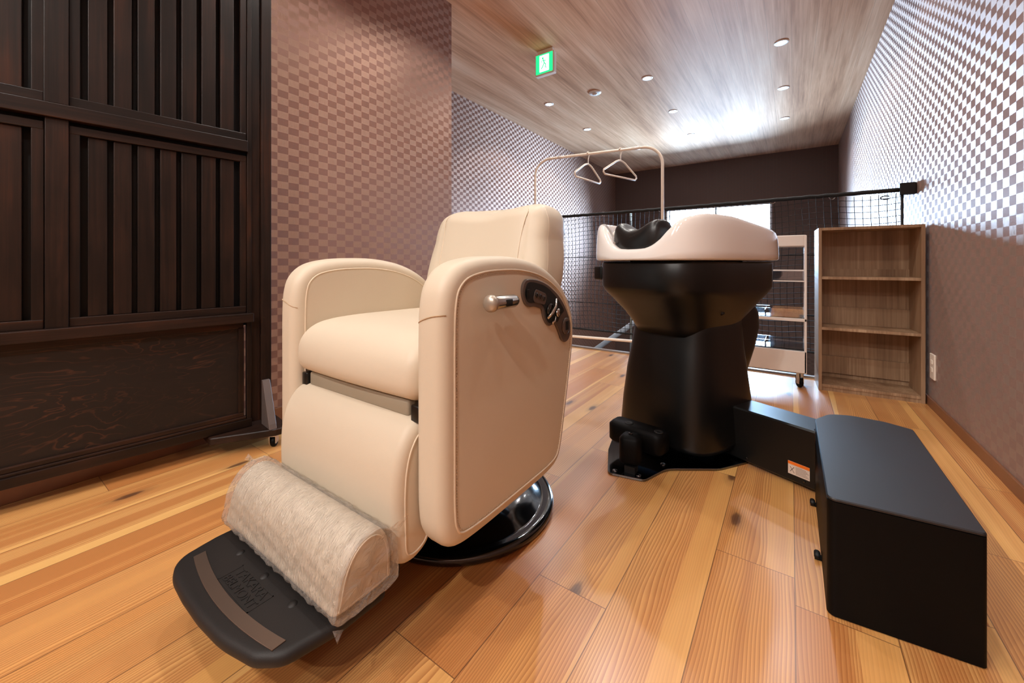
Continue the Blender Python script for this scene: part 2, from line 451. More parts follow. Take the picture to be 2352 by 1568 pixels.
def boxtop():
    s = NT('scuffed_black_laminate'); p = s.pos('object')
    v = s.noise(s.map(p, (300, 300, 3)), 1, 3, .6)
    sc = s.n('TexVoronoi', feature='F1'); s.l(s.map(p, (70, 24, 1)), sc.inputs['Vector']); sc.inputs['Scale'].default_value = 1
    sk = s.math('MULTIPLY', s.math('LESS_THAN', sc.outputs['Distance'], .09), s.math('GREATER_THAN', s.white(sc.outputs['Position']), .93))
    c = s.mix(s.math('MULTIPLY', sk, .5), c8(24, 24, 28), c8(120, 120, 128))
    return s.done(s.bsdf(Base_Color=c, Roughness=.40, Specular_IOR_Level=.6, Normal=s.bump(v, .08, .0005)))
M_BOXTOP = boxtop()
def emit(name, col, st):
    s = NT(name); e = s.n('Emission'); e.inputs[0].default_value = tuple(col)+(1,); e.inputs[1].default_value = st
    return s.done(e)
M_LAMP = emit('downlight_glow', (1.0, .97, .95), 60)
M_SIGNG = emit('exit_sign_green', c8(40, 215, 130), 1.7)
M_SIGNW = emit('exit_sign_white', (.95, 1, .97), 2.2)
def clear(name, tint=(1, 1, 1), gloss=.12, rough=.05, crinkle=0.0, haze=0.0):
    s = NT(name); tr = s.n('BsdfTransparent'); tr.inputs[0].default_value = tuple(tint)+(1,)
    gl = s.n('BsdfGlossy'); gl.inputs['Roughness'].default_value = rough
    fr = s.n('Fresnel'); fr.inputs[0].default_value = 1.45
    p = s.pos('object')
    if crinkle:
        wv = s.noise(s.map(p, (105, 30, 30), rot=(0, .35, .2)), 1, 2, .5, 1.6)
        w2 = s.noise(p, 24, 3, .6, .6)
        h = s.math('ADD', s.math('MULTIPLY', s.math('ABSOLUTE', s.math('SUBTRACT', wv, .5)), 1.6), s.math('MULTIPLY', w2, .8))
        bp = s.bump(h, crinkle, .006); s.l(bp, gl.inputs['Normal']); s.l(bp, fr.inputs['Normal'])
    m = s.n('MixShader'); s.set(m.inputs[0], s.math('ADD', s.math('MULTIPLY', fr.outputs[0], .55 if crinkle else 1.0), gloss, clamp=True)); s.l(tr.outputs[0], m.inputs[1]); s.l(gl.outputs[0], m.inputs[2])
    last = m
    if haze:
        df = s.n('BsdfDiffuse'); df.inputs[0].default_value = (.93, .87, .80, 1)
        if crinkle: s.l(bp, df.inputs['Normal'])
        m2 = s.n('MixShader')
        s.set(m2.inputs[0], haze); s.l(m.outputs[0], m2.inputs[1]); s.l(df.outputs[0], m2.inputs[2]); last = m2
    return s.done(last)
M_VINYL = clear('clear_crinkled_vinyl', (1, 1, 1), .08, .10, 1.0, .16)
M_ACRYL = clear('clear_acrylic', (.96, .98, 1), .22, .04)
M_GLASS = clear('window_glass', (.98, .99, 1), 0.0, .02)

# ================================================================== the room
XR, XL, XP, YP, YEDGE, YB0 = 0.562, -2.81, -1.875, 1.955, 3.04, -3.4
T = 0.12
def struct(name, bm, m, **k):
    o = obj(name, bm, m, smooth=False, **k); tag(o, kind='structure'); return o
struct('floor', box(B(), XL, XR, YB0, YEDGE, -.14, 0), M_FLOOR)
struct('floor_lower', box(B(), XL, XR, YEDGE-.3, BACK, -2.75, -2.65), M_SHADE)
struct('ceiling', box(B(), XL-T, XR+T, YB0-T, BACK+T, CEIL, CEIL+.1), M_CEIL)
struct('wall_right', box(B(), XR, XR+T, YB0-T, BACK+T, -2.75, CEIL), M_WALL_Y)
struct('wall_left', box(B(), XL-T, XL, YP, BACK+T, -2.75, CEIL), M_WALL_Y)
struct('wall_partition', box(B(), XL-T, XP, YB0, YP, 0, CEIL), M_WALL_Y)
struct('wall_front', box(B(), XL-T, XR+T, YB0-T, YB0, -.14, CEIL), M_SHADE)
struct('wall_stairwell', box(B(), XL, XR, YEDGE-.32, YEDGE-.2, -2.65, -.14), M_SHADE)
bm = B()
box(bm, XL, WX0, BACK, BACK+T, -2.75, CEIL); box(bm, WX1, XR, BACK, BACK+T, -2.75, CEIL)
box(bm, WX0, WX1, BACK, BACK+T, -2.75, WZ0); box(bm, WX0, WX1, BACK, BACK+T, WZ1, CEIL)
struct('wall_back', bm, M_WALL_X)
bm = B(); t = .03
box(bm, WX0, WX0+t, BACK+.01, BACK+.09, WZ0, WZ1); box(bm, WX1-t, WX1, BACK+.01, BACK+.09, WZ0, WZ1)
box(bm, WX0, WX1, BACK+.01, BACK+.09, WZ0, WZ0+t); box(bm, WX0, WX1, BACK+.01, BACK+.09, WZ1-t*.6, WZ1)
wf = struct('window_1', bm, M_ALU)
obj('sash', box(box(B(), WX0+.06, WX0+.075, BACK+.03, BACK+.06, WZ0+t, WZ1-t*.6), -1.07, -1.04, BACK+.03, BACK+.06, WZ0+t, WZ1-t*.6), M_ALU, wf, smooth=False)
obj('pane', box(B(), WX0+t, WX1-t, BACK+.045, BACK+.049, WZ0+t, WZ1-t*.6), M_GLASS, wf, smooth=False)
struct('baseboard_right', box(B(), XR-.009, XR, YB0, YEDGE, 0, .045, .002), M_BASEB)
struct('baseboard_partition', box(B(), XP, XP+.009, YB0, YP+.009, 0, .06, .002), M_BASEB)
struct('baseboard_left', box(B(), XL, XL+.009, YP, YEDGE, 0, .05, .002), M_BASEB)
struct('trim_1', box(B(), XL, XR, YEDGE, YEDGE+.035, -.06, .012, .003), M_CURB)

# ------------------------------------------------------------------ downlights
def lamp_light(x, y, power, col, name='downlight', angle=136):
    l = bpy.data.lights.new(name, 'SPOT'); l.energy = power; l.color = col; l.spot_size = math.radians(angle); l.spot_blend = .35; l.shadow_soft_size = .022
    return l
def make_downlight():
    r = thing('downlight', 'x', 'ceiling light')
    obj('trim_ring', lathe(B(), [(.030, -.001), (.033, -.006), (.046, -.006), (.050, -.003), (.050, .0), (.030, .004), (.030, -.001)], 32), M_WHITEPL, r)
    obj('reflector', lathe(B(), [(.031, -.001), (.024, .018), (.020, .02), (.0, .02)], 32), M_CHROME, r)
    obj('bulb', lathe(B(), [(.0, -.007), (.020, -.005), (.028, .001), (.029, .008), (.0, .012)], 24), M_LAMP, r)
    return r
GX = (-2.172, -1.11, -.065); GY = (3.79, 4.78, 5.78)
spots = [((0, 0), 'glowing round downlight nearest the exit sign, against the left wall'),
         ((0, 1), 'small glowing downlight furthest along the left wall side of the ceiling'),
         ((1, 0), 'bright round downlight right of the ceiling detector disc'),
         ((1, 1), 'glowing downlight in the middle of the ceiling, second in the central row'),
         ((1, 2), 'smallest glowing downlight, far end of the central row above the clothes rail'),
         ((2, 0), 'largest glowing downlight at upper right, first in the row by the right wall'),
         ((2, 1), 'second glowing downlight in the row beside the right wall'),
         ((2, 2), 'third glowing downlight in the row by the right wall, nearest the dark end wall')]
proto = make_downlight()
def copy_tree(o, parent=None):
    c = o.copy(); COL.objects.link(c); c.parent = parent
    for ch in list(o.children): copy_tree(ch, c)
    return c
for i, ((a, b), lab) in enumerate(spots):
    o = proto if i == 0 else copy_tree(proto)
    o.location = (GX[a], GY[b], CEIL); o['label'] = lab; o['group'] = 'round downlights in the wood ceiling'
    L = bpy.data.objects.new('downlight_or_fill', lamp_light(0, 0, SPOT_COOL, (1, .98, .95), angle=125)); link(L); L.location = (GX[a], GY[b], CEIL-.012)
# downlights of the same grid above the camera (the warm front half of the room)
for x in (-1.11, -.065):
    for y in (2.79, 1.79, .79, -.2):
        L = bpy.data.objects.new('downlight_or_fill', lamp_light(0, 0, SPOT_WARM*(1.15 if x < -1 else .5), (1, .96, .90))); link(L); L.location = (x, y, CEIL-.012)
for x in (-1.11, -.065):  # fill spots added behind the camera to brighten surfaces facing it; no fittings
    for y in (-1.2, -2.2):
        L = bpy.data.objects.new('downlight_or_fill', lamp_light(0, 0, SPOT_FILL, (1, .96, .90), angle=150)); link(L); L.location = (x, y, CEIL-.012)

# ------------------------------------------------------------------ smoke detector
r = thing('ceiling_detector', 'white round detector disc on the wooden ceiling between two downlights', 'smoke detector', (-1.64, 3.80, CEIL))
obj('base', lathe(B(), [(0, 0), (.062, 0), (.062, -.008), (.055, -.014), (0, -.014)], 40), M_WHITEPL, r)
obj('sensor', lathe(B(), [(.026, -.014), (.024, -.024), (.012, -.028), (0, -.028)], 24), M_WHITEPL, r)

# ------------------------------------------------------------------ exit sign
r = thing('exit_sign', 'small square green and white running man exit sign below the ceiling', 'exit sign', (-1.643, 2.79, 2.33))
obj('housing', box(B(), -.088, .088, 0, .045, -.09, .088, .006), M_WHITEPL, r, smooth=False)
obj('mount', box(B(), -.07, .07, .01, .04, .088, .12, .003), M_WHITEPL, r, smooth=False)
fp = obj('face_panel', box(B(), -.078, .078, -.004, -.0005, -.078, .078, .002), M_SIGNG, r, smooth=False)
bm = B(); prism(bm, rpoly([(-.042, -.066), (.046, -.066), (.046, .066), (-.042, .066)], .004, 3), -.0062, -.0042, 'Y')
obj('door_pictogram', bm, M_SIGNW, fp, smooth=False)
bm = B()
lathe(bm, [(0, 0), (.0085, 0), (.0085, .0012), (0, .0012)], 20, (-.010, -.0075, .040), 'Y')
def limb(pts, w):
    tube(bm, [(x, -.0068, z) for x, z in pts], w, 6)
limb([(-.004, .028), (.004, .0)], .0048); limb([(-.004, .026), (-.020, .020), (-.026, .008)], .0026); limb([(-.002, .026), (.014, .016), (.022, .022)], .0026)
limb([(.004, .0), (-.008, -.022), (-.024, -.044)], .0038); limb([(.004, .0), (.018, -.012), (.014, -.036), (.024, -.04)], .0038)
obj('running_figure', bm, M_SIGNG, fp)

# ================================================================== wooden screen
SD = Vector((.124, .992, 0)).normalized()
scr = thing('lattice_screen', 'tall dark-stained wooden lattice screen panel standing on castered feet', 'wooden screen', (-1.79, .08, 0), -math.atan2(SD.x, SD.y))
# local: x = out of the screen face (toward the room), y = along the screen (s), z up
S0, TOPZ = -.30, 2.05
def sp(name, y0, y1, z0, z1, x0, x1, mat=M_DK_V, bev=.002, parent=scr):
    return obj(name, box(B(), x0, x1, y0, y1, z0, z1, bev), mat, parent, smooth=False)
sp('backing_panel', S0, .60, .46, TOPZ, -.046, -.042, M_BLKDARK, 0)
sp('mullion', .081, .130, 1.171, TOPZ, -.02, .012)
sp('mullion', .083, .130, .51, 1.129, -.02, .006)
sp('rail', S0, .588, 1.129, 1.171, -.02, .016, M_DK_H)
sp('ledge_rail', S0, .606, .477, .511, -.02, .024, M_DK_H)
sp('rail', S0, .603, .075, .105, -.02, .010, M_DK_H)
sp('rail', S0, .588, TOPZ, TOPZ+.06, -.02, .016, M_DK_H)
for z0, z1, w in ((1.171, 1.203, .0), (1.092, 1.1165, 0), (.511, .538, 0), (TOPZ-.03, TOPZ, 0)):
    sp('inner_rail', .130, .587, z0, z1, -.02, -.002, M_DK_H); sp('inner_rail', S0, .081, z0, z1, -.02, -.002, M_DK_H)
for za, zb in ((1.171, TOPZ), (.511, 1.1165)):
    sp('inner_stile', .130, .153, za, zb, -.02, -.003); sp('inner_stile', .567, .588, za, zb, -.02, -.003); sp('inner_stile', .057, .082, za, zb, -.02, -.003)
for za, zb in ((1.203, TOPZ-.03), (.538, 1.092)):
    for k in range(7): sp('slat', .169+k*.0562, .169+k*.0562+.0425, za, zb, -.041, -.010)
    for k in range(6): sp('slat', .0405-.0425-k*.0562, .0405-k*.0562, za, zb, -.041, -.010)
# solid lower board with frame
sp('lower_board', S0, .566, .128, .458, -.024, -.014, M_PANEL, 0)
sp('board_frame', S0, .580, .114, .130, -.02, -.004, M_DK_H); sp('board_frame', S0, .580, .452, .477, -.02, -.010, M_DK_H); sp('board_frame', .562, .580, .13, .455, -.02, -.004)
sp('board_frame', S0, .586, .105, .114, -.02, .002, M_DK_H)
sp('end_stile', .588, .603, .075, TOPZ+.06, -.02, .004)
sp('post', .603, .634, .085, TOPZ+.08, -.026, -.004)
sp('post', .634, .669, .085, TOPZ+.08, -.028, .012)
# foot with brace and caster
ft = obj('foot', prism(B(), rpoly([(-.14, .462), (.030, .466), (.112, .655), (.112, .705), (-.14, .705)], [.0, .01, .008, .006, 0], 3), .048, .074, 'Z', .003), M_DK_H, scr, smooth=False)
br = obj('brace', prism(B(), [(.012, .074), (.106, .074), (.100, .092), (.028, .245), (.012, .245)], .634, .660, 'Y', .002), plain('grey_worn_wood', c8(92, 80, 76), .5, var=.15), scr, smooth=False)
br['label'] = 'grey worn diagonal brace'
def caster(parent, x, y, ztop, rw=.02, mat=M_BLKMATT, rot=0):
    R = Matrix.Translation((x, y, 0)) @ Matrix.Rotation(rot, 4, 'Z')
    bm = B(); box(bm, -.014, .014, -.016, .016, ztop-.006, ztop, .001); box(bm, -.013, -.0095, -.012, .014, rw*.8, ztop-.004, .001); box(bm, .0095, .013, -.012, .014, rw*.8, ztop-.004, .001)
    for v in bm.verts: v.co = R @ v.co
    c = obj('caster', bm, M_CHROME, parent, smooth=False)
    bm = B(); lathe(bm, [(0, -.008), (rw*.9, -.008), (rw, -.005), (rw, .005), (rw*.9, .008), (0, .008)], 24, (0, .006, rw), 'X')
    for v in bm.verts: v.co = R @ v.co
    obj('wheel', bm, mat, c); return c
caster(scr, .085, .655, .049, .02, M_BLKMATT, .9); caster(scr, -.11, .64, .049, .02)
caster(scr, .03, S0+.1, .076, .02)

# ================================================================== shampoo chair
ch = thing('shampoo_chair', 'cream leather shampoo chair with tall arms on a round black base', 'salon chair', (-.80, .88, 0))
CO = Vector((-.80, .88, 0))
def chobj(name, bm, mat, parent=None, **k):
    bmesh.ops.translate(bm, vec=-CO, verts=bm.verts[:])
    return obj(name, bm, mat, parent or ch, **k)
base = chobj('base_disc', lathe(B(), [(0, 0), (.262, 0), (.268, .004), (.270, .014), (.266, .022), (.252, .024), (.240, .021), (.232, .022), (.215, .036), (.17, .050), (.10, .060), (0, .062)], 96, (-.80, .88, 0)), M_BLKGLOSS)
chobj('pedestal', lathe(B(), [(0, .055), (.125, .055), (.125, .10), (.12, .24), (.12, .34), (0, .34)], 48, (-.80, .88, 0)), M_BLKPLAST)
chobj('under_frame', box(B(), -1.0, -.60, .60, 1.0, .19, .40, .03, 3), M_BLKPLAST)
chobj('skirt', prism(B(), rpoly([(.56, .155), (.92, .155), (.96, .21), (.96, .3), (.56, .3)], .03, 4), -1.06, -.545, 'X', .004), M_BLKPLAST)
ARM = [(.60, .165), (.75, .163), (.875, .165), (.925, .178), (.95, .21), (.972, .28), (.996, .37), (1.016, .45), (1.024, .51), (1.016, .56), (.992, .605), (.955, .643), (.90, .677), (.83, .702),
       (.75, .715), (.67, .717), (.60, .712), (.548, .698), (.515, .668), (.502, .625), (.499, .56), (.499, .45), (.499, .34), (.500, .25), (.508, .205), (.535, .175)]
ARMO = spline(ARM, 6)
def arm(x0, x1, outer):
    a = chobj('armrest', pillow(B(), ARMO, x0, x1, .026, 'X', 160, dome=.003, seg=6))
    return a
def arm_build(x0, x1, out_sign):
    bm = pillow(B(), ARMO, x0, x1, .026, 'X', 160, dome=.004, seg=6)
    a = chobj('armrest', bm, M_LEATH)
    xo = x1 if out_sign > 0 else x0
    pl = ccw(resample(ARMO, 160))
    bm = B(); tube(bm, [(xo+out_sign*.0005, u, v) for u, v in inset(pl, .030)], .0022, 8, closed=True)
    chobj('piping', bm, M_PIPE, a)
    st = resample(inset(pl, .0355), 300); bm = B()
    for i in range(0, 300):
        p = Vector((xo+out_sign*.0012, st[i][0], st[i][1])); q = Vector((xo+out_sign*.0012, st[(i+1) % 300][0], st[(i+1) % 300][1])); d = (q-p)
        tube(bm, [p+d*.1, p+d*.65], .0007, 4)
    s_ = chobj('stitching', bm, M_STITCH, a); s_['kind'] = 'stuff'
    # inner piping
    xi = x0 if out_sign > 0 else x1
    bm = B(); tube(bm, [(xi-out_sign*.0003, u, v) for u, v in inset(pl, .030)], .0018, 8, closed=True)
    chobj('piping', bm, M_PIPE, a)
    # cross seam over the front edge
    bm = B(); pts = []
    for k in range(9):
        f = k/8; x = x0+.004+(x1-x0-.008)*f; bulge = math.sin(PI*f)
        d_ = min(x-x0, x1-x); y_ = .4992+(.026-math.sqrt(max(0, .026**2-max(0, .026-d_)**2)))
        pts.append((x, y_, .588+.02*math.sin(PI*f*.5) if out_sign > 0 else .588+.02*math.cos(PI*f*.5)))
    tube(bm, pts, .0013, 6); chobj('seam', bm, M_STITCH, a)
    return a
arm_far = arm_build(-1.10, -1.022, -1)
arm_near = arm_build(-.578, -.50, 1)
# control panel on the near arm
PANEL = [(0.742, 0.639), (0.746, 0.654), (0.758, 0.664), (0.778, 0.665), (0.807, 0.662), (0.842, 0.653), (0.875, 0.639), (0.905, 0.622), (0.93, 0.603), (0.952, 0.58), (0.968, 0.556), (0.977, 0.532), (0.975, 0.51), (0.965, 0.496), (0.946, 0.492), (0.928, 0.501), (0.915, 0.519), (0.902, 0.537), (0.887, 0.552), (0.878, 0.547), (0.861, 0.546), (0.845, 0.556), (0.833, 0.573), (0.827, 0.59), (0.811, 0.596), (0.79, 0.6), (0.77, 0.601), (0.754, 0.609), (0.745, 0.623)]
INNER = [(0.75, 0.636), (0.76, 0.655), (0.778, 0.658), (0.805, 0.654), (0.836, 0.647), (0.866, 0.634), (0.895, 0.616), (0.92, 0.596), (0.938, 0.577), (0.92, 0.568), (0.902, 0.551), (0.887, 0.558), (0.875, 0.555), (0.861, 0.553), (0.847, 0.564), (0.84, 0.582), (0.833, 0.596), (0.816, 0.605), (0.794, 0.609), (0.768, 0.611), (0.756, 0.62)]
bm = B(); prism(bm, spline(PANEL, 3), -.501, -.4925, 'X', .0015)
cp = chobj('control_panel', bm, M_PANELGREY, ch, autos=40)
chobj('recess', prism(B(), spline(INNER, 3), -.4925, -.4918, 'X'), M_BLKDARK, cp, smooth=False)
def knobX(y, z, r, h, mat, name='button', e=16):
    return chobj(name, lathe(B(), [(0, 0), (r, 0), (r, h*.7), (r*.8, h), (0, h)], e, (-.492, y, z), 'X'), mat, cp)
chobj('button_bezel', prism(B(), rpoly([(.782, .612), (.838, .600), (.846, .626), (.792, .642)], .010, 4), -.4918, -.4900, 'X', .0005), M_PANELGREY, cp, smooth=False)
for y, z in ((.795, .627), (.812, .623), (.829, .617)): knobX(y, z, .0068, .004, M_BLKGLOSS)
chobj('switch', box(B(), -.4918, -.489, .755, .766, .622, .642, .001), M_BLKPLAST, cp, smooth=False)
knobX(.863, .585, .017, .005, M_BLKGLOSS, 'dial'); knobX(.902, .575, .011, .006, M_CHROME, 'dial')
bm = B(); tube(bm, [(-.485, .884, .612), (-.480, .872, .594), (-.482, .856, .578), (-.487, .843, .567)], .0032, 8, rads=[.0025, .0035, .0045, .003]); chobj('lever', bm, M_CHROME, cp)
bm = B(); tube(bm, [(-.489, .886, .566), (-.486, .877, .556), (-.489, .868, .553)], .003, 8); chobj('lever', bm, M_CHROME, cp)
chobj('socket', lathe(B(), [(0, 0), (.022, 0), (.022, .003), (.018, .004), (0, .004)], 28, (-.4925, .948, .535), 'X'), M_PANELGREY, cp)
chobj('socket_hole', box(B(), -.4885, -.4875, .940, .956, .525, .548, .001), M_BLKDARK, cp, smooth=False)
# side handle
hd = chobj('side_lever', lathe(B(), [(0, 0), (.0125, 0), (.0135, .004), (.0135, .068), (.011, .075), (0, .076)], 24, (-.470, .604, .624), 'Y'), M_CHROME)
hd['label'] = 'chrome hand lever on the arm'
chobj('lever_cap', lathe(B(), [(0, -.006), (.012, -.005), (.0165, 0), (.0168, .007), (.013, .012), (0, .012)], 28, (-.470, .594, .624), 'Y'), M_CHROME2, hd)
chobj('lever_window', box(B(), -.4585, -.4560, .630, .652, .617, .630, .002), M_BLKDARK, hd)
chobj('lever_stem', lathe(B(), [(0, 0), (.011, 0), (.010, .028), (0, .028)], 20, (-.502, .664, .624), 'X'), M_CHROME, hd)
# seat
SEAT = [(.503, .455), (.500, .485), (.508, .515), (.53, .538), (.57, .552), (.65, .557), (.78, .556), (.92, .552), (.96, .53), (.96, .47), (.90, .44), (.70, .428), (.56, .428), (.52, .436)]
def seat_def(v):
    u = (v.x+.80)/.22; top = max(0, min(1, (v.z-.50)/.05))
    nv = v.copy(); nv.z += top*.012*(1-u*u); nv.y -= (1-min(1, abs(v.y-.50)/.06))*.008*(1-u*u); return nv
bm = pillow(B(), spline(SEAT, 8), -1.022, -.578, .030, 'X', 140, dome=.0, seg=6, mid=14, deform=seat_def)
chobj('seat', bm, M_LEATH)
chobj('seat_frame', box(B(), -.985, -.615, .520, .60, .398, .432, .006), M_GREYFRAME)['label'] = 'grey strip under the seat'
for x in (-1.012, -.603): chobj('hinge_block', box(B(), x, x+.024, .515, .56, .395, .428, .003), M_BLKPLAST)
# calf pad
CALF = [(.466, .165), (.463, .21), (.462, .27), (.466, .32), (.478, .36), (.500, .390), (.530, .402), (.556, .392), (.568, .36), (.570, .28), (.566, .20), (.548, .155), (.515, .138), (.483, .142)]
bm = pillow(B(), spline(CALF, 8), -1.022, -.580, .022, 'X', 120, dome=.002, seg=6)
cf = chobj('calf_rest', bm, M_LEATH)
pl = ccw(resample(spline(CALF, 8), 120))
for xx in (-.5795, -1.0225):
    bm = B(); tube(bm, [(xx, u, v) for u, v in inset(pl, .021)], .0018, 8, closed=True); chobj('piping', bm, M_PIPE, cf)
# leg roll under clear vinyl
ROLL = [(.352, .138), (.353, .165), (.362, .200), (.380, .228), (.405, .242), (.430, .240), (.450, .222), (.460, .19), (.461, .155), (.456, .137), (.405, .134)]
bm = pillow(B(), spline(ROLL, 8), -1.012, -.588, .012, 'X', 110, dome=.001, seg=5)
rl = chobj('leg_roll', bm, M_LEATH)
pl = ccw(resample(spline(ROLL, 8), 110))
bm = B(); tube(bm, [(-.5880, u, v) for u, v in inset(pl, .010)], .0015, 6, closed=True); chobj('piping', bm, M_PIPE, rl)
random.seed(3)
def wrapdef(v):
    n = (math.sin(v.x*260+v.z*90)+math.sin(v.x*170-v.y*210+1.3)+math.sin(v.z*310+v.x*47))*.0007
    return Vector((v.x, v.y+n, v.z+n))
WR = [(.3485, .1345), (.349, .165), (.3575, .2025), (.3775, .2325), (.405, .2470), (.432, .2450), (.4545, .2255), (.465, .19), (.466, .155), (.461, .1345), (.405, .1305)]
bm = B(); wl = ccw(resample(spline(WR, 8), 110)); rings = []
NR = 60
for k in range(NR+1):
    f = k/NR; x = -1.020+f*.442; e = max(0, (abs(f-.5)-.46)/.04)
    rings.append([wrapdef(Vector((x, u+(.0 if True else 0), v))) for u, v in inset(wl, -.002*0+e*.001)])
loft(bm, rings, False, False)
# folded end sheets with gathered corners
for xs, sg in ((-1.020, -1), (-.578, 1)):
    rg = [wrapdef(Vector((xs, u, v))) for u, v in wl]
    vs = [bm.verts.new(p) for p in rg]
    c = bm.verts.new((xs-sg*.006, .410, .178)); n_ = len(vs)
    mids = [bm.verts.new(((v.co.x*.5+c.co.x*.5)+.0035*math.sin(4*math.atan2(v.co.z-.178, v.co.y-.41)+.6), v.co.y*.5+c.co.y*.5, v.co.z*.5+c.co.z*.5)) for v in vs]
    for k in range(n_):
        bm.faces.new((vs[k], vs[(k+1) % n_], mids[(k+1) % n_], mids[k])); bm.faces.new((mids[k], mids[(k+1) % n_], c))
# little pointed ears of film at the corners
for p, q, w_ in (((-.578, .456, .232), (-.563, .480, .250), .020), ((-.578, .352, .132), (-.568, .343, .118), .014), ((-1.020, .405, .250), (-1.027, .40, .262), .02)):
    p = Vector(p); q = Vector(q); d = Vector((0, .7, .7)) if p.z > .2 else Vector((0, .7, -.4))
    a = bm.verts.new(p+Vector((0, w_*.5, -w_*.6))); b = bm.verts.new(p-Vector((0, w_*.8, -w_*.2))); c = bm.verts.new(q); m_ = bm.verts.new((a.co+b.co+c.co)/3+Vector((.004, 0, 0)))
    bm.faces.new((a, b, m_)); bm.faces.new((b, c, m_)); bm.faces.new((c, a, m_))
vw = chobj('plastic_wrap', bm, M_VINYL, rl); vw['label'] = 'clear crinkled plastic cover on the leg roll'
# foot plate
FP = rpoly([(-.594, .455), (-.596, .36), (-.614, .285), (-.650, .258), (-.725, .241), (-.80, .236), (-.875, .236), (-.945, .240), (-.992, .258), (-1.006, .33), (-1.006, .455)], [.01, .06, .045, .05, .3, .3, .3, .12, .045, .06, .01], 8)
fpz = chobj('footplate', pillow(B(), FP, .097, .121, .011, 'Z', 150, dome=.0, seg=5), M_RUBBER)
fpz['label'] = 'dark grained rubber footplate'
chobj('footplate_body', prism(B(), [(x*.84-.8*.16, .08+y*.84) for x, y in FP], .080, .098, 'Z', .003), M_BLKPLAST, fpz, smooth=False)
def arc_y(x, y0): return y0+.004+.018*((x+.80)/.17)**2
bm = B(); top = [(x, arc_y(x, .268)+.010) for x in [-.965+.33*k/20 for k in range(21)]]; bot = [(x, arc_y(x, .268)-.010) for x in [-.965+.33*k/20 for k in range(21)]]
prism(bm, bot+top[::-1], .1205, .1228, 'Z', .0004); chobj('metal_strip', bm, M_STRIP, fpz, smooth=False)
for x in (-.905, -.80, -.695): chobj('stud', lathe(B(), [(.0085, .1205), (.007, .1222), (.004, .1235), (0, .124)], 18, (x, .338, 0)), M_RUBBER, fpz)
bm = B()
for (x0, x1, y0, y1) in ((-.862, -.738, .325, .327), (-.862, -.738, .285, .287), (-.862, -.860, .285, .327), (-.740, -.738, .285, .327)): box(bm, x0, x1, y0, y1, .1208, .1216)
nm = chobj('name_panel', bm, M_RUBBER, fpz, smooth=False)
text_mesh('lettering', 'TAKARA', .023, M_RUBBER, nm, Matrix.Translation(Vector((-.80, .316, .1215))-CO) @ Matrix.Scale(1.2, 4, (1, 0, 0)), .0007)
text_mesh('lettering', 'BELMONT', .021, M_RUBBER, nm, Matrix.Translation(Vector((-.80, .2965, .1215))-CO) @ Matrix.Scale(1.2, 4, (1, 0, 0)), .0007)
chobj('footplate_hinge', box(B(), -.99, -.61, .42, .50, .10, .145, .01), M_BLKPLAST)
# backrest
def bprof(f):
    c1 = max(0, (f-.74)/.26); c2 = max(0, (f-.87)/.13)
    s1 = math.sqrt(max(0, 1-c1**2.3)); s2 = math.sqrt(max(0, 1-c2**2.3))
    w = .226+.012*math.sin(min(1, max(0, (f-.2)/.5))*PI)
    return w*(.62+.38*s1), .098*max(.03, s2), s2
def bz(f, x): return .50+.385*f+max(0, (f-.5)/.5)*(.006-.020*math.exp(-((x+.005)/.095)**2))
def backrest():
    bm = B(); nu, nv = 96, 96; rings = []
    for j in range(nv+1):
        f = 1-(1-j/nv)**1.35; w, th, sh = bprof(f); yc = .988+.10*f; rg = []
        for k in range(nu):
            t = 2*PI*k/nu; x, y = sell(t, w, th, 3.2); u = min(1, abs(x)/w)
            if y < 0: y -= (.020*u**2.2+.006)*sh
            if y < 0: y += .004*math.exp(-((abs(x)-.165)/.006)**2)*sh      # stitched groove
            rg.append(Vector((-.80+x, yc+y, bz(f, x))))
        rings.append(rg)
    loft(bm, rings, True, True); return bm
bk = chobj('backrest', backrest(), M_LEATH)
def bfront(x, f):
    w, th, sh = bprof(f); u = min(.999, abs(x)/w)
    return Vector((-.80+x, .988+.10*f-th*(1-u**3.2)**(1/3.2)-(.020*u**2.2+.006)*sh, bz(f, x)))
for sgn in (-1, 1):
    pts = []
    for k in range(29):
        q = k/28; f = .42+.575*q; x = sgn*(.172-.014*math.sin(PI*q)**1.0-.016*(1-q)**3-.03*max(0, q-.85)/.15)
        pts.append(bfront(x, f)+Vector((0, .0008, -.0004)))
    bm = B(); tube(bm, pts, .0014, 6); chobj('piping', bm, M_PIPE, bk)
pts = []
for k in range(25):
    q = k/24; f = .40+.55*q; w, th, sh = bprof(f); a = 1.0
    pts.append(Vector((-.80+w*.985, .988+.10*f-th*.60, bz(f, w))))
bm = B(); tube(bm, pts, .0016, 6); chobj('piping', bm, M_PIPE, bk)
chobj('back_support', box(B(), -.93, -.67, 1.02, 1.09, .34, .56, .02, 3), M_BLKPLAST)

# ================================================================== shampoo basin unit
BC = Vector((-.349, 1.700, 0)); BA = math.atan2(-.416, .910)      # local x = lateral (l), local -y = front (neck side)
un = thing('shampoo_basin', 'white shampoo bowl on a tall black pedestal with a black neck cushion', 'shampoo basin', BC, BA)
def ring(hw, hl, z, e=3.0, cx=0, cy=0, n=96):
    return [Vector((cx+p[0], cy+p[1], z)) for p in (sell(2*PI*k/n, hw, hl, e) for k in range(n))]
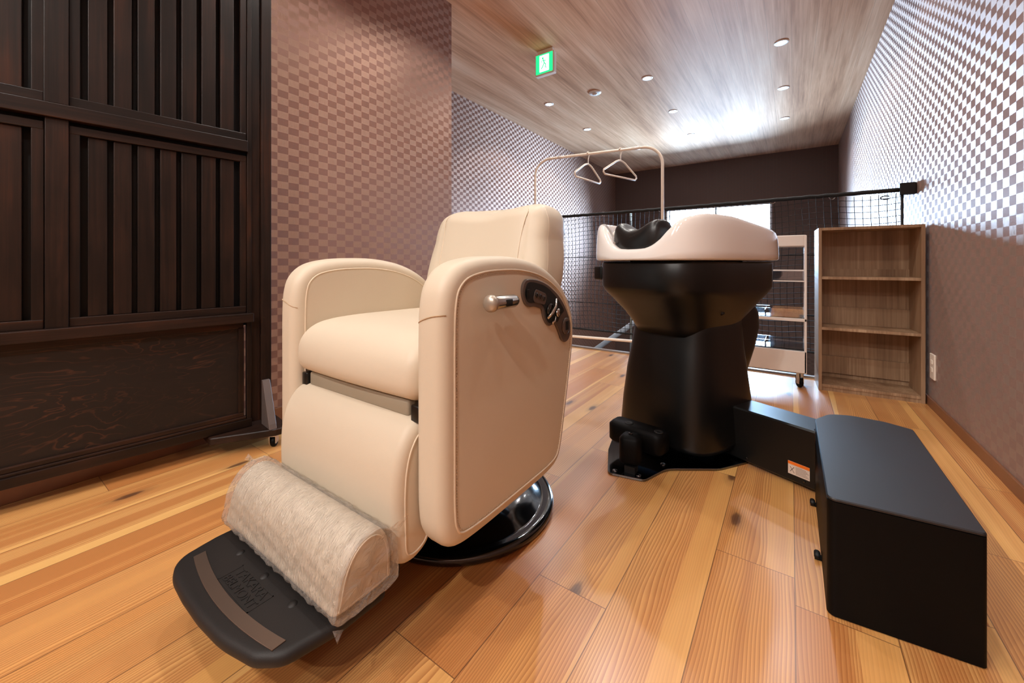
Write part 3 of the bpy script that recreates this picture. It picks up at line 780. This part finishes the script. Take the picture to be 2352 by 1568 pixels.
# pedestal
secs = [(.200, .196, .042, 0, .0), (.207, .203, .06, 0, 0), (.200, .196, .16, 0, 0), (.188, .182, .28, 0, 0), (.176, .168, .38, 0, .005), (.170, .160, .45, 0, .01), (.165, .155, .52, 0, .01)]
pd = obj('pedestal', loft(B(), [ring(a, b, z, 4.2, cx, cy) for a, b, z, cx, cy in secs]), M_BLKPLAST, un)
hs = [(.10, .07, .20, 0, .15), (.125, .10, .27, 0, .17), (.135, .125, .36, 0, .19), (.14, .14, .44, 0, .205), (.14, .14, .50, 0, .20), (.13, .12, .56, 0, .18), (.10, .08, .60, 0, .15)]
obj('rear_housing', loft(B(), [ring(a, b, z, 3.4, cx, cy) for a, b, z, cx, cy in hs]), M_BLKPLAST, un)
bs_ = [(.150, .150, .435, 3.2, -.015), (.165, .175, .47, 3.2, -.01), (.188, .222, .515, 3.2, -.0), (.216, .270, .565, 3.4, .0), (.228, .292, .588, 3.6, 0), (.234, .300, .600, 3.7, .0), (.239, .305, .615, 3.8, 0), (.240, .306, .70, 3.8, 0), (.236, .302, .708, 3.8, 0)]
ub = obj('under_bowl', loft(B(), [ring(a, b, z, e, 0, cy) for a, b, z, e, cy in bs_]), M_BLKPLAST, un)
for x, y, z in ((.2005, -.05, .52), (.06, -.228, .53)):
    pass
def Hrim(phi):                                              # phi = 0 at the front (neck), PI at the back
    a = abs(phi-(.07 if abs(phi) < 1 else 0)); d = math.degrees(a)
    pts = [(0, .752), (14, .755), (20, .766), (25, .784), (29, .808), (33, .829), (36, .844), (42, .857), (50, .866), (60, .866), (76, .862), (90, .852), (104, .841), (119, .831), (130, .825), (160, .815), (180, .812)]
    for (a0, h0), (a1, h1) in zip(pts, pts[1:]):
        if d <= a1: t = (d-a0)/(a1-a0); return h0+(h1-h0)*t
    return .81
def bowl():
    bm = B(); n = 144; R = []
    HW, HL, e = .258, .336, 3.5
    def rg(sw, sl, fz, cy=0):
        out = []
        for k in range(n):
            t = 2*PI*k/n; x, y = sell(t, HW*sw, HL*sl, e)
            phi = math.atan2(x/HW, -y/HL)
            h = Hrim(phi); out.append(Vector((x, y+cy, fz(h, phi))))
        return out
    zb = .712
    R.append(rg(.90, .92, lambda h, p: zb)); R.append(rg(.985, .985, lambda h, p: zb)); R.append(rg(1.0, 1.0, lambda h, p: zb+.004))
    for f, s_ in ((.2, .998), (.4, .995), (.6, .991), (.78, .985), (.9, .974), (.97, .958)):
        R.append(rg(s_, s_, lambda h, p, f=f: zb+(h-zb)*f))
    R.append(rg(.935, .94, lambda h, p: h)); R.append(rg(.895, .905, lambda h, p: h-.0005)); R.append(rg(.875, .888, lambda h, p: h-.008))
    for f, s_ in ((.8, .85), (.5, .80), (.2, .72), (-.1, .60), (-.3, .40), (-.36, .15)):
        R.append(rg(s_, s_+.01, lambda h, p, f=f: zb-.0+(h-zb)*f if f > 0 else zb+f*.12))
    # smooth the rim height around the ring
    loft(bm, R, False, True)
    return bm
bw = obj('bowl', bowl(), M_PORC, un)
sm = bw.modifiers.new('smooth', 'SMOOTH'); sm.factor = .5; sm.iterations = 3
# neck cushion: a saddle in the front notch
def cushion():
    bm = B(); R = []; n = 48; m = 48
    for j in range(m+1):
        s_ = -1+2*j/m; x = s_*.114
        ends = (max(.0, 1-abs(s_)**10))**.5
        tz = .826+.034*math.sin(min(1, abs(s_)*1.15)*PI/2)**2
        th = .048*max(.35, ends); dz = (.052+.012*abs(s_))*max(.45, ends)
        rgp = []
        for k in range(n):
            a = 2*PI*k/n; yy, zz = sell(a, th, dz, 2.6)
            rgp.append(Vector((x+(.010*(s_*s_)*(1 if s_ > 0 else -1) if False else 0), -.262+yy+.02*abs(s_)**2, tz-(.052+.012*abs(s_))+zz)))
        R.append(rgp)
    return loft(bm, R)
nc = obj('neck_cushion', cushion(), M_BLKVINYL, un)
for x, y, z in ((-.078, -.306, .778),):
    obj('snap', lathe(B(), [(0, 0), (.006, 0), (.005, .002), (0, .002)], 16, (x, y-.003, z), 'Y'), M_CHROME, nc)
obj('cushion_knob', lathe(B(), [(0, -.008), (.009, -.006), (.012, 0), (.009, .006), (0, .008)], 16, (-.127, -.255, .818), 'X'), M_WHITEPL, nc)
# fittings seen on the black body
obj('side_catch', box(B(), -.246, -.20, -.26, -.20, .635, .690, .006), M_BLKPLAST, un)
for p, q in (((.06, -.2285, .535), (0, -1, .5)), ((.195, -.06, .53), (1, 0, .6)), ((-.12, -.235, .555), (0, -1, .5))):
    d = Vector(q).normalized(); P_ = Vector(p)
    bm = B(); lathe(bm, [(0, -.01), (.008, -.01), (.008, .0), (.0065, .002), (0, .001)], 18)
    Rm = Matrix.Translation(P_) @ d.to_track_quat('Z', 'Y').to_matrix().to_4x4()
    for v in bm.verts: v.co = Rm @ v.co
    obj('screw_cap', bm, M_BLKDARK, un)
# world -> unit local helper
Mi = (Matrix.Translation(BC) @ Matrix.Rotation(BA, 4, 'Z')).inverted()
def wl_(bm):
    for v in bm.verts: v.co = Mi @ v.co
    return bm
# floor plate in polished steel
bm = B(); prism(bm, rpoly([(-.500, 1.262), (-.385, 1.285), (-.345, 1.40), (-.20, 1.50), (-.12, 1.62), (-.20, 1.86), (-.50, 1.90), (-.60, 1.60), (-.56, 1.42)], [.02, .02, .08, .06, .05, .05, .05, .05, .08], 5), .001, .008, 'Z', .001)
obj('base_plate', wl_(bm), M_STEELPL, un, smooth=False)
for x, y in ((-.482, 1.283), (-.408, 1.297), (-.362, 1.418)): obj('anchor_bolt', wl_(lathe(B(), [(0, .008), (.009, .008), (.008, .012), (0, .013)], 12, (x, y, 0))), M_STEELPL, un)
# foot switch on the plate
A0 = Vector((-.550, 1.440)); A1 = Vector((-.345, 1.405)); ad = (A1-A0).normalized(); an = Vector((-ad.y, ad.x))
def rbx(pts, r, z0, z1, bev): return prism(B(), rpoly(pts, r, 5), z0, z1, 'Z', bev)
fs = rbx([tuple(A0+an*.04), tuple(A0-an*.045), tuple(A1-an*.045), tuple(A1+an*.04)], .03, .050, .125, .012)
fsw = obj('foot_switch', wl_(fs), M_BLKMATT, un, autos=50)
for f in (.35, .88):
    q = A0.lerp(A1, f)-an*.01; obj('switch_boss', wl_(lathe(B(), [(0, .124), (.016, .124), (.015, .128), (.009, .127), (0, .122)], 20, (q.x, q.y, 0))), M_BLKDARK, fsw)
bm = rbx([(-.480, 1.355), (-.476, 1.290), (-.405, 1.302), (-.412, 1.365)], .02, .028, .125, .012)
fb = obj('pedal_cover', wl_(bm), M_BLKMATT, un, autos=50)
obj('screw', wl_(lathe(B(), [(0, .124), (.008, .124), (.007, .129), (0, .130)], 16, (-.445, 1.330, 0))), M_BLKGLOSS, fb)
obj('pedal_foot', wl_(box(B(), -.455, -.420, 1.296, 1.33, .008, .03)), M_BLKDARK, fb, smooth=False)
# duct linking the pedestal to the box
DD = Vector((.910, -.416, 0)); DN = Vector((.416, .910, 0)); Q0 = Vector((-.236, 1.645, 0))
MD = Matrix(((DD.x, DN.x, 0, Q0.x), (DD.y, DN.y, 0, Q0.y), (0, 0, 1, 0), (0, 0, 0, 1)))
bm = B(); prism(bm, [(-.236, 1.645), (.0575, 1.5108), (.061, 1.530), (.071, 1.552), (.088, 1.574), (.088, 1.634), (-.184, 1.7587)], .012, .192, 'Z', .005)
du = obj('hose_duct', wl_(bm), M_BLKPLAST, un, autos=40); du['label'] = 'black metal duct reaching to the low step box'
def dpl(name, s0, s1, z0, z1, y0, y1, mat, parent):
    bm = B(); box(bm, s0, s1, y0, y1, z0, z1)
    for v in bm.verts: v.co = MD @ v.co
    return obj(name, wl_(bm), mat, parent, smooth=False)
for s0, w in ((.250, .060),):
    lb = dpl('warning_label', s0, s0+w, .036, .076, -.0012, -.0003, M_LABEL, du)
    dpl('label_band', s0, s0+w, .067, .076, -.0018, -.0012, M_ORANGE, lb)
    if w > .03:
        bm = B()
        tube(bm, [(s0+.006, -.0016, .044), (s0+.017, -.0016, .060)], .0009, 4); tube(bm, [(s0+.006, -.0016, .060), (s0+.018, -.0016, .042)], .0006, 4)
        for q in range(6): box(bm, s0+.022, s0+.058-(q % 3)*.004, -.0018, -.0014, .0415+q*.004, .0423+q*.004)
        for v in bm.verts: v.co = MD @ v.co
        obj('label_print', wl_(bm), M_INK, lb, smooth=False)
for s0 in (.12, .295): 
    bm = B(); lathe(bm, [(0, 0), (.0035, 0), (.003, .002), (0, .0025)], 12, (s0, -.002, .028 if s0 < .32 else .10), 'Y')
    for v in bm.verts: v.co = MD @ v.co
    obj('screw', wl_(bm), M_BLKGLOSS, du)

# ------------------------------------------------------------------ low black box
bx = thing('step_box', 'long low black box with rounded corners on the floor at right', 'equipment box', (.165, 1.28, 0))
OUT = rpoly([(.058, 1.010), (.277, 1.030), (.280, 1.560), (.225, 1.590), (.150, 1.597), (.095, 1.575), (.058, 1.50)], [.014, .008, .012, .05, .06, .06, .05], 6)
OUT = [(x-.165, y-1.28) for x, y in OUT]
obj('body', prism(B(), OUT, .002, .228, 'Z'), M_BLKMATT, bx, autos=40)
obj('lid', prism(B(), OUT, .228, .235, 'Z', .002), M_BOXTOP, bx, smooth=False)['label'] = 'scuffed dark top panel'
for y in (1.435, 1.18):
    bm = B(); tube(bm, [(.05-.165, y-1.28, .010), (.05-.165, y+.018-1.28, .010)], .0065, 10); box(bm, .045-.165, .062-.165, y-1.28+.003, y-1.28+.015, .001, .008)
    obj('cable_clip', bm, M_BLKDARK, bx)

# ================================================================== bookshelf
sa = math.atan2(.031, .426)
bk2 = thing('open_bookcase', 'empty light oak three-tier bookcase standing against the right wall', 'bookcase', (.123, 2.79, 0), sa*.6)
Wd, Dp, Ht, tk = .425, .222, .90, .015
for x0 in (0, Wd-tk): obj('side_panel', box(B(), x0, x0+tk, 0, Dp, 0, Ht, .001), M_SHELF, bk2, smooth=False)
obj('top_panel', box(B(), tk, Wd-tk, 0, Dp, Ht-tk, Ht, .001), M_SHELF, bk2, smooth=False)
for z in (.020, .335, .615): obj('shelf', box(B(), tk, Wd-tk, .002, Dp-.01, z, z+tk, .001), M_SHELF, bk2, smooth=False)
obj('kick_board', box(B(), tk, Wd-tk, .006, .018, 0, .020), M_SHELF, bk2, smooth=False)
obj('back_panel', box(B(), tk, Wd-tk, Dp-.01, Dp-.004, 0, Ht-tk), M_SHELF, bk2, smooth=False)
for z in (.06, .35, .63): obj('back_rail', box(B(), tk, Wd-tk, Dp-.022, Dp-.01, z, z+.04 if z > .6 else z+.10), M_SHELF, bk2, smooth=False)

# ================================================================== trolley
tr = thing('salon_trolley', 'tall white wheeled trolley with clear shelves between bowl and bookcase', 'trolley', (-.13, 2.80, 0))
TX0, TX1, TY0, TY1 = -.195, .200, -.05, .12
for x in (TX0, TX1-.011):
    for y in (TY0, TY1-.011): obj('upright', box(B(), x, x+.011, y, y+.011, .085, .86, .002), M_WHITEPL, tr, smooth=False)
obj('top_tray', prism(B(), rpoly([(TX0, TY0), (TX1, TY0), (TX1, TY1), (TX0, TY1)], .02, 5), .80, .862, 'Z', .003), M_WHITEPL, tr, autos=40)
obj('top_mat', prism(B(), rpoly([(TX0+.008, TY0+.008), (TX1-.008, TY0+.008), (TX1-.008, TY1-.008), (TX0+.008, TY1-.008)], .014, 5), .862, .8635, 'Z'), M_CURB, tr, smooth=False)
for z in (.66, .60): 
    bm = B(); 
    for y in (TY0, TY1-.004): box(bm, TX0+.01, TX1-.01, y, y+.004, z, z+.006)
    obj('guard_rail', bm, M_WHITEPL, tr, smooth=False)
for z0, hh in ((.605, .055), (.395, .05), (.215, .045)):
    bm = B(); box(bm, TX0+.012, TX1-.012, TY0+.004, TY1-.004, z0, z0+.004)
    box(bm, TX0+.012, TX1-.012, TY0+.004, TY0+.007, z0+.004, z0+hh); box(bm, TX0+.012, TX1-.012, TY1-.007, TY1-.004, z0+.004, z0+hh)
    if z0 < .5:
        for q in range(1, 4): xx = TX0+.012+(TX1-TX0-.024)*q/4; box(bm, xx-.001, xx+.001, TY0+.007, TY1-.007, z0+.004, z0+hh*.8)
    obj('acrylic_tray', bm, M_ACRYL, tr, smooth=False)
obj('shelf_lip', box(B(), TX0, TX1, TY0, TY1, .376, .393, .002), M_WHITEPL, tr, smooth=False)
lp = obj('lower_panel', box(B(), TX0, TX1, TY0, TY1, .088, .21, .003), M_WHITEPL, tr, smooth=False)
bm = B()
tube(bm, [(-.145+.016*math.cos(a), TY0-.0005, .161+.010*math.sin(a)) for a in [PI*k/10 for k in range(11)]], .0009, 5)
tube(bm, [(-.155+.006*math.cos(a), TY0-.0005, .1605+.004*math.sin(a)) for a in [PI*k/10 for k in range(11)]], .0009, 5)
tube(bm, [(-.135+.006*math.cos(a), TY0-.0005, .1605+.004*math.sin(a)) for a in [PI*k/10 for k in range(11)]], .0009, 5)
tube(bm, [(-.145, TY0-.0005, .172), (-.145, TY0-.0005, .160)], .0008, 5)
obj('emblem', bm, M_INK, lp)
bm = B(); random.seed(5)
for k in range(8):
    x = -.168+k*.0062; box(bm, x, x+.0012, TY0-.0008, TY0, .149, .1555); box(bm, x+.0032, x+.0044, TY0-.0008, TY0, .149, .1555); zz = random.choice((.149, .1517, .1543)); box(bm, x, x+.0044, TY0-.0008, TY0, zz, zz+.0012)
obj('lettering', bm, M_INKRED, lp, smooth=False)
for x in (TX0+.03, TX1-.03):
    for y in (TY0+.03, TY1-.03): caster(tr, x, y, .089, .027, M_BLKMATT, .5)

# ================================================================== garment rack and hangers
RL = Vector((-1.70, 2.745, 0)); RR_ = Vector((-.745, 2.905, 0)); rd = (RR_-RL); RW = rd.length; ra = math.atan2(rd.y, rd.x)
gr = thing('garment_rack', 'slim white clothes rail with rounded top corners before the net', 'clothes rail', RL, ra)
pts = [(0, 0, .08), (0, 0, 1.41)]
for k in range(1, 9): a = PI-PI/2*k/8; pts.append((.13+.13*math.cos(a), 0, 1.41+.13*math.sin(a)))
for k in range(0, 9): a = PI/2-PI/2*k/8; pts.append((RW-.13+.13*math.cos(a), 0, 1.41+.13*math.sin(a)))
pts.append((RW, 0, .08))
obj('frame', tube(B(), pts, .0105, 12), M_WHITEIV, gr)
obj('cross_bar', tube(B(), [(0, 0, .138), (RW, 0, .138)], .010, 12), M_WHITEIV, gr)
for x in (0, RW):
    b_ = obj('base_leg', tube(B(), [(x, -.20, .068), (x, -.18, .078), (x, .09, .078), (x, .105, .068)], .011, 10), M_WHITEIV, gr)
    for y in (-.17, .085): caster(gr, x, y, .068, .02)
obj('joint_sleeve', tube(B(), [(.19, 0, 1.54), (.25, 0, 1.54)], .0118, 12), M_WHITEPL, gr)
obj('joint_sleeve', tube(B(), [(RW-.21, 0, 1.54), (RW-.15, 0, 1.54)], .0118, 12), M_WHITEPL, gr)
def hanger(loc, rz, label):
    h = thing('clothes_hanger', label, 'hanger', loc, rz, 'white hangers on the clothes rail')
    tz = -.085
    P3 = [(-.175, 0, tz-.115), (-.19, 0, tz-.10), (-.185, 0, tz-.083), (-.05, 0, tz-.005), (-.02, 0, tz+.005), (0, 0, tz+.008), (.02, 0, tz+.005), (.05, 0, tz-.005), (.185, 0, tz-.083), (.19, 0, tz-.10), (.175, 0, tz-.115)]
    obj('shoulder_bar', tube(B(), P3, .0065, 10, closed=True), M_WHITEIV, h)
    hk = [(0, 0, tz+.006), (0, 0, tz+.045), (.006, 0, tz+.060)]
    for k in range(0, 13): a = -PI*.32+PI*1.30*k/12; hk.append((.0155*math.cos(a), 0, .0-.0 + .0+.0155*math.sin(a)))
    obj('hook', tube(B(), [(x, y, z) for x, y, z in hk], .0045, 8), M_WHITEIV, h)
    return h
def railpt(f): p = RL.lerp(RR_, f); return (p.x, p.y, 1.54)
hanger(railpt(.45), math.radians(84), 'left white plastic hanger, seen against the check wallpaper')
hanger(railpt(.70), math.radians(72), 'right white plastic hanger, seen against the wood ceiling')

# ================================================================== safety net
YN = 3.066
nt = thing('safety_net', 'black cord safety net strung across the stair opening', 'net fence', (-1.0, YN, 0))
NX0, NX1 = XL+.02, .505
def nw(x, z): return Vector((x+1.0+.006*math.sin(z*9+x*4), .012*math.sin(x*7+z*3)+.006*math.sin(x*31), z+.008*math.sin(x*13)))
bm = B(); xs = NX0; nv_ = 0
while xs < NX1:
    tube(bm, [nw(xs, .15+(1.10-.15)*k/12) for k in range(13)], .0020, 4, cap=False); xs += .036
for k in range(27):
    z = .165+k*.035
    tube(bm, [nw(NX0+(NX1-NX0)*q/60, z) for q in range(61)], .0020, 4, cap=False)
me_ = obj('mesh', bm, M_CORD, nt)
bm = B(); tube(bm, [Vector((NX0+(NX1-NX0)*q/80+1.0, .002*math.sin(q*1.7), 1.115-.006*math.sin(PI*q/80)+.0015*math.sin(q*2.9))) for q in range(81)], .012, 8); obj('top_rope', bm, M_CORD, nt)
bm = B(); tube(bm, [Vector((NX0+(NX1-NX0)*q/80+1.0, .002*math.sin(q*1.3), .155)) for q in range(81)], .007, 8); obj('bottom_rope', bm, M_CORD, nt)
for z in (.755, .378): bm = B(); tube(bm, [(NX0+1, .012, z), (NX1+1, .012, z)], .003, 6); obj('tension_wire', bm, M_CORD, nt)
bm = B(); tube(bm, [(NX1+1.0, 0, .02), (NX1+1.0, 0, 1.11)], .0065, 8); obj('side_rope', bm, M_CORD, nt)
obj('wall_bracket', box(B(), NX1+1-.012, XR+1-.002, -.02, .02, 1.085, 1.15, .004), M_BRKT, nt, smooth=False)
bm = B(); tube(bm, [(NX1+1-.07+.02*math.cos(a), -.01, 1.075+.010*math.sin(a)) for a in [PI*.2+PI*1.6*k/12 for k in range(13)]], .003, 6); obj('hook', bm, M_BRKT, nt)
for x in (-1.6, -1.25, -.8, -.45, -.1, .2):
    bm = B(); tube(bm, [(x+1+.014*math.cos(a), .0, 1.105+.016*math.sin(a)) for a in [2*PI*k/12 for k in range(12)]], .002, 5, closed=True); obj('ring_hook', bm, M_CHROME, nt)
bm = B(); tube(bm, [(-1.035+1.0, .035, .0), (-1.035+1.0, .035, 1.105)], .009, 10); obj('stay_post', bm, plain('pale_blue_steel', c8(150, 172, 184), .35, metal=.4), nt)

# pale sloping bar low down, seen through the net
o = obj('sloping_bar', tube(B(), [(-1.75, 3.4, -.30), (-1.10, 3.4, .20), (-.55, 3.4, .62)], .022, 10), plain('pale_bar', c8(176, 192, 208), .4), None)
tag(o, 'pale sloping bar low down beyond the safety net', 'handrail')
# stair flight going down behind the net (seen through it)
# wall outlet
r = thing('wall_outlet', 'ivory outlet plate low on the right wall beside the bookcase', 'outlet', (XR, 2.735, .205))
obj('plate', box(B(), -.008, 0, -.036, .036, -.06, .06, .002), M_WHITEIV, r, smooth=False)
for z in (-.025, .012): obj('socket', box(B(), -.0105, -.007, -.012, .012, z, z+.02, .001), M_WHITEIV, r, smooth=False)
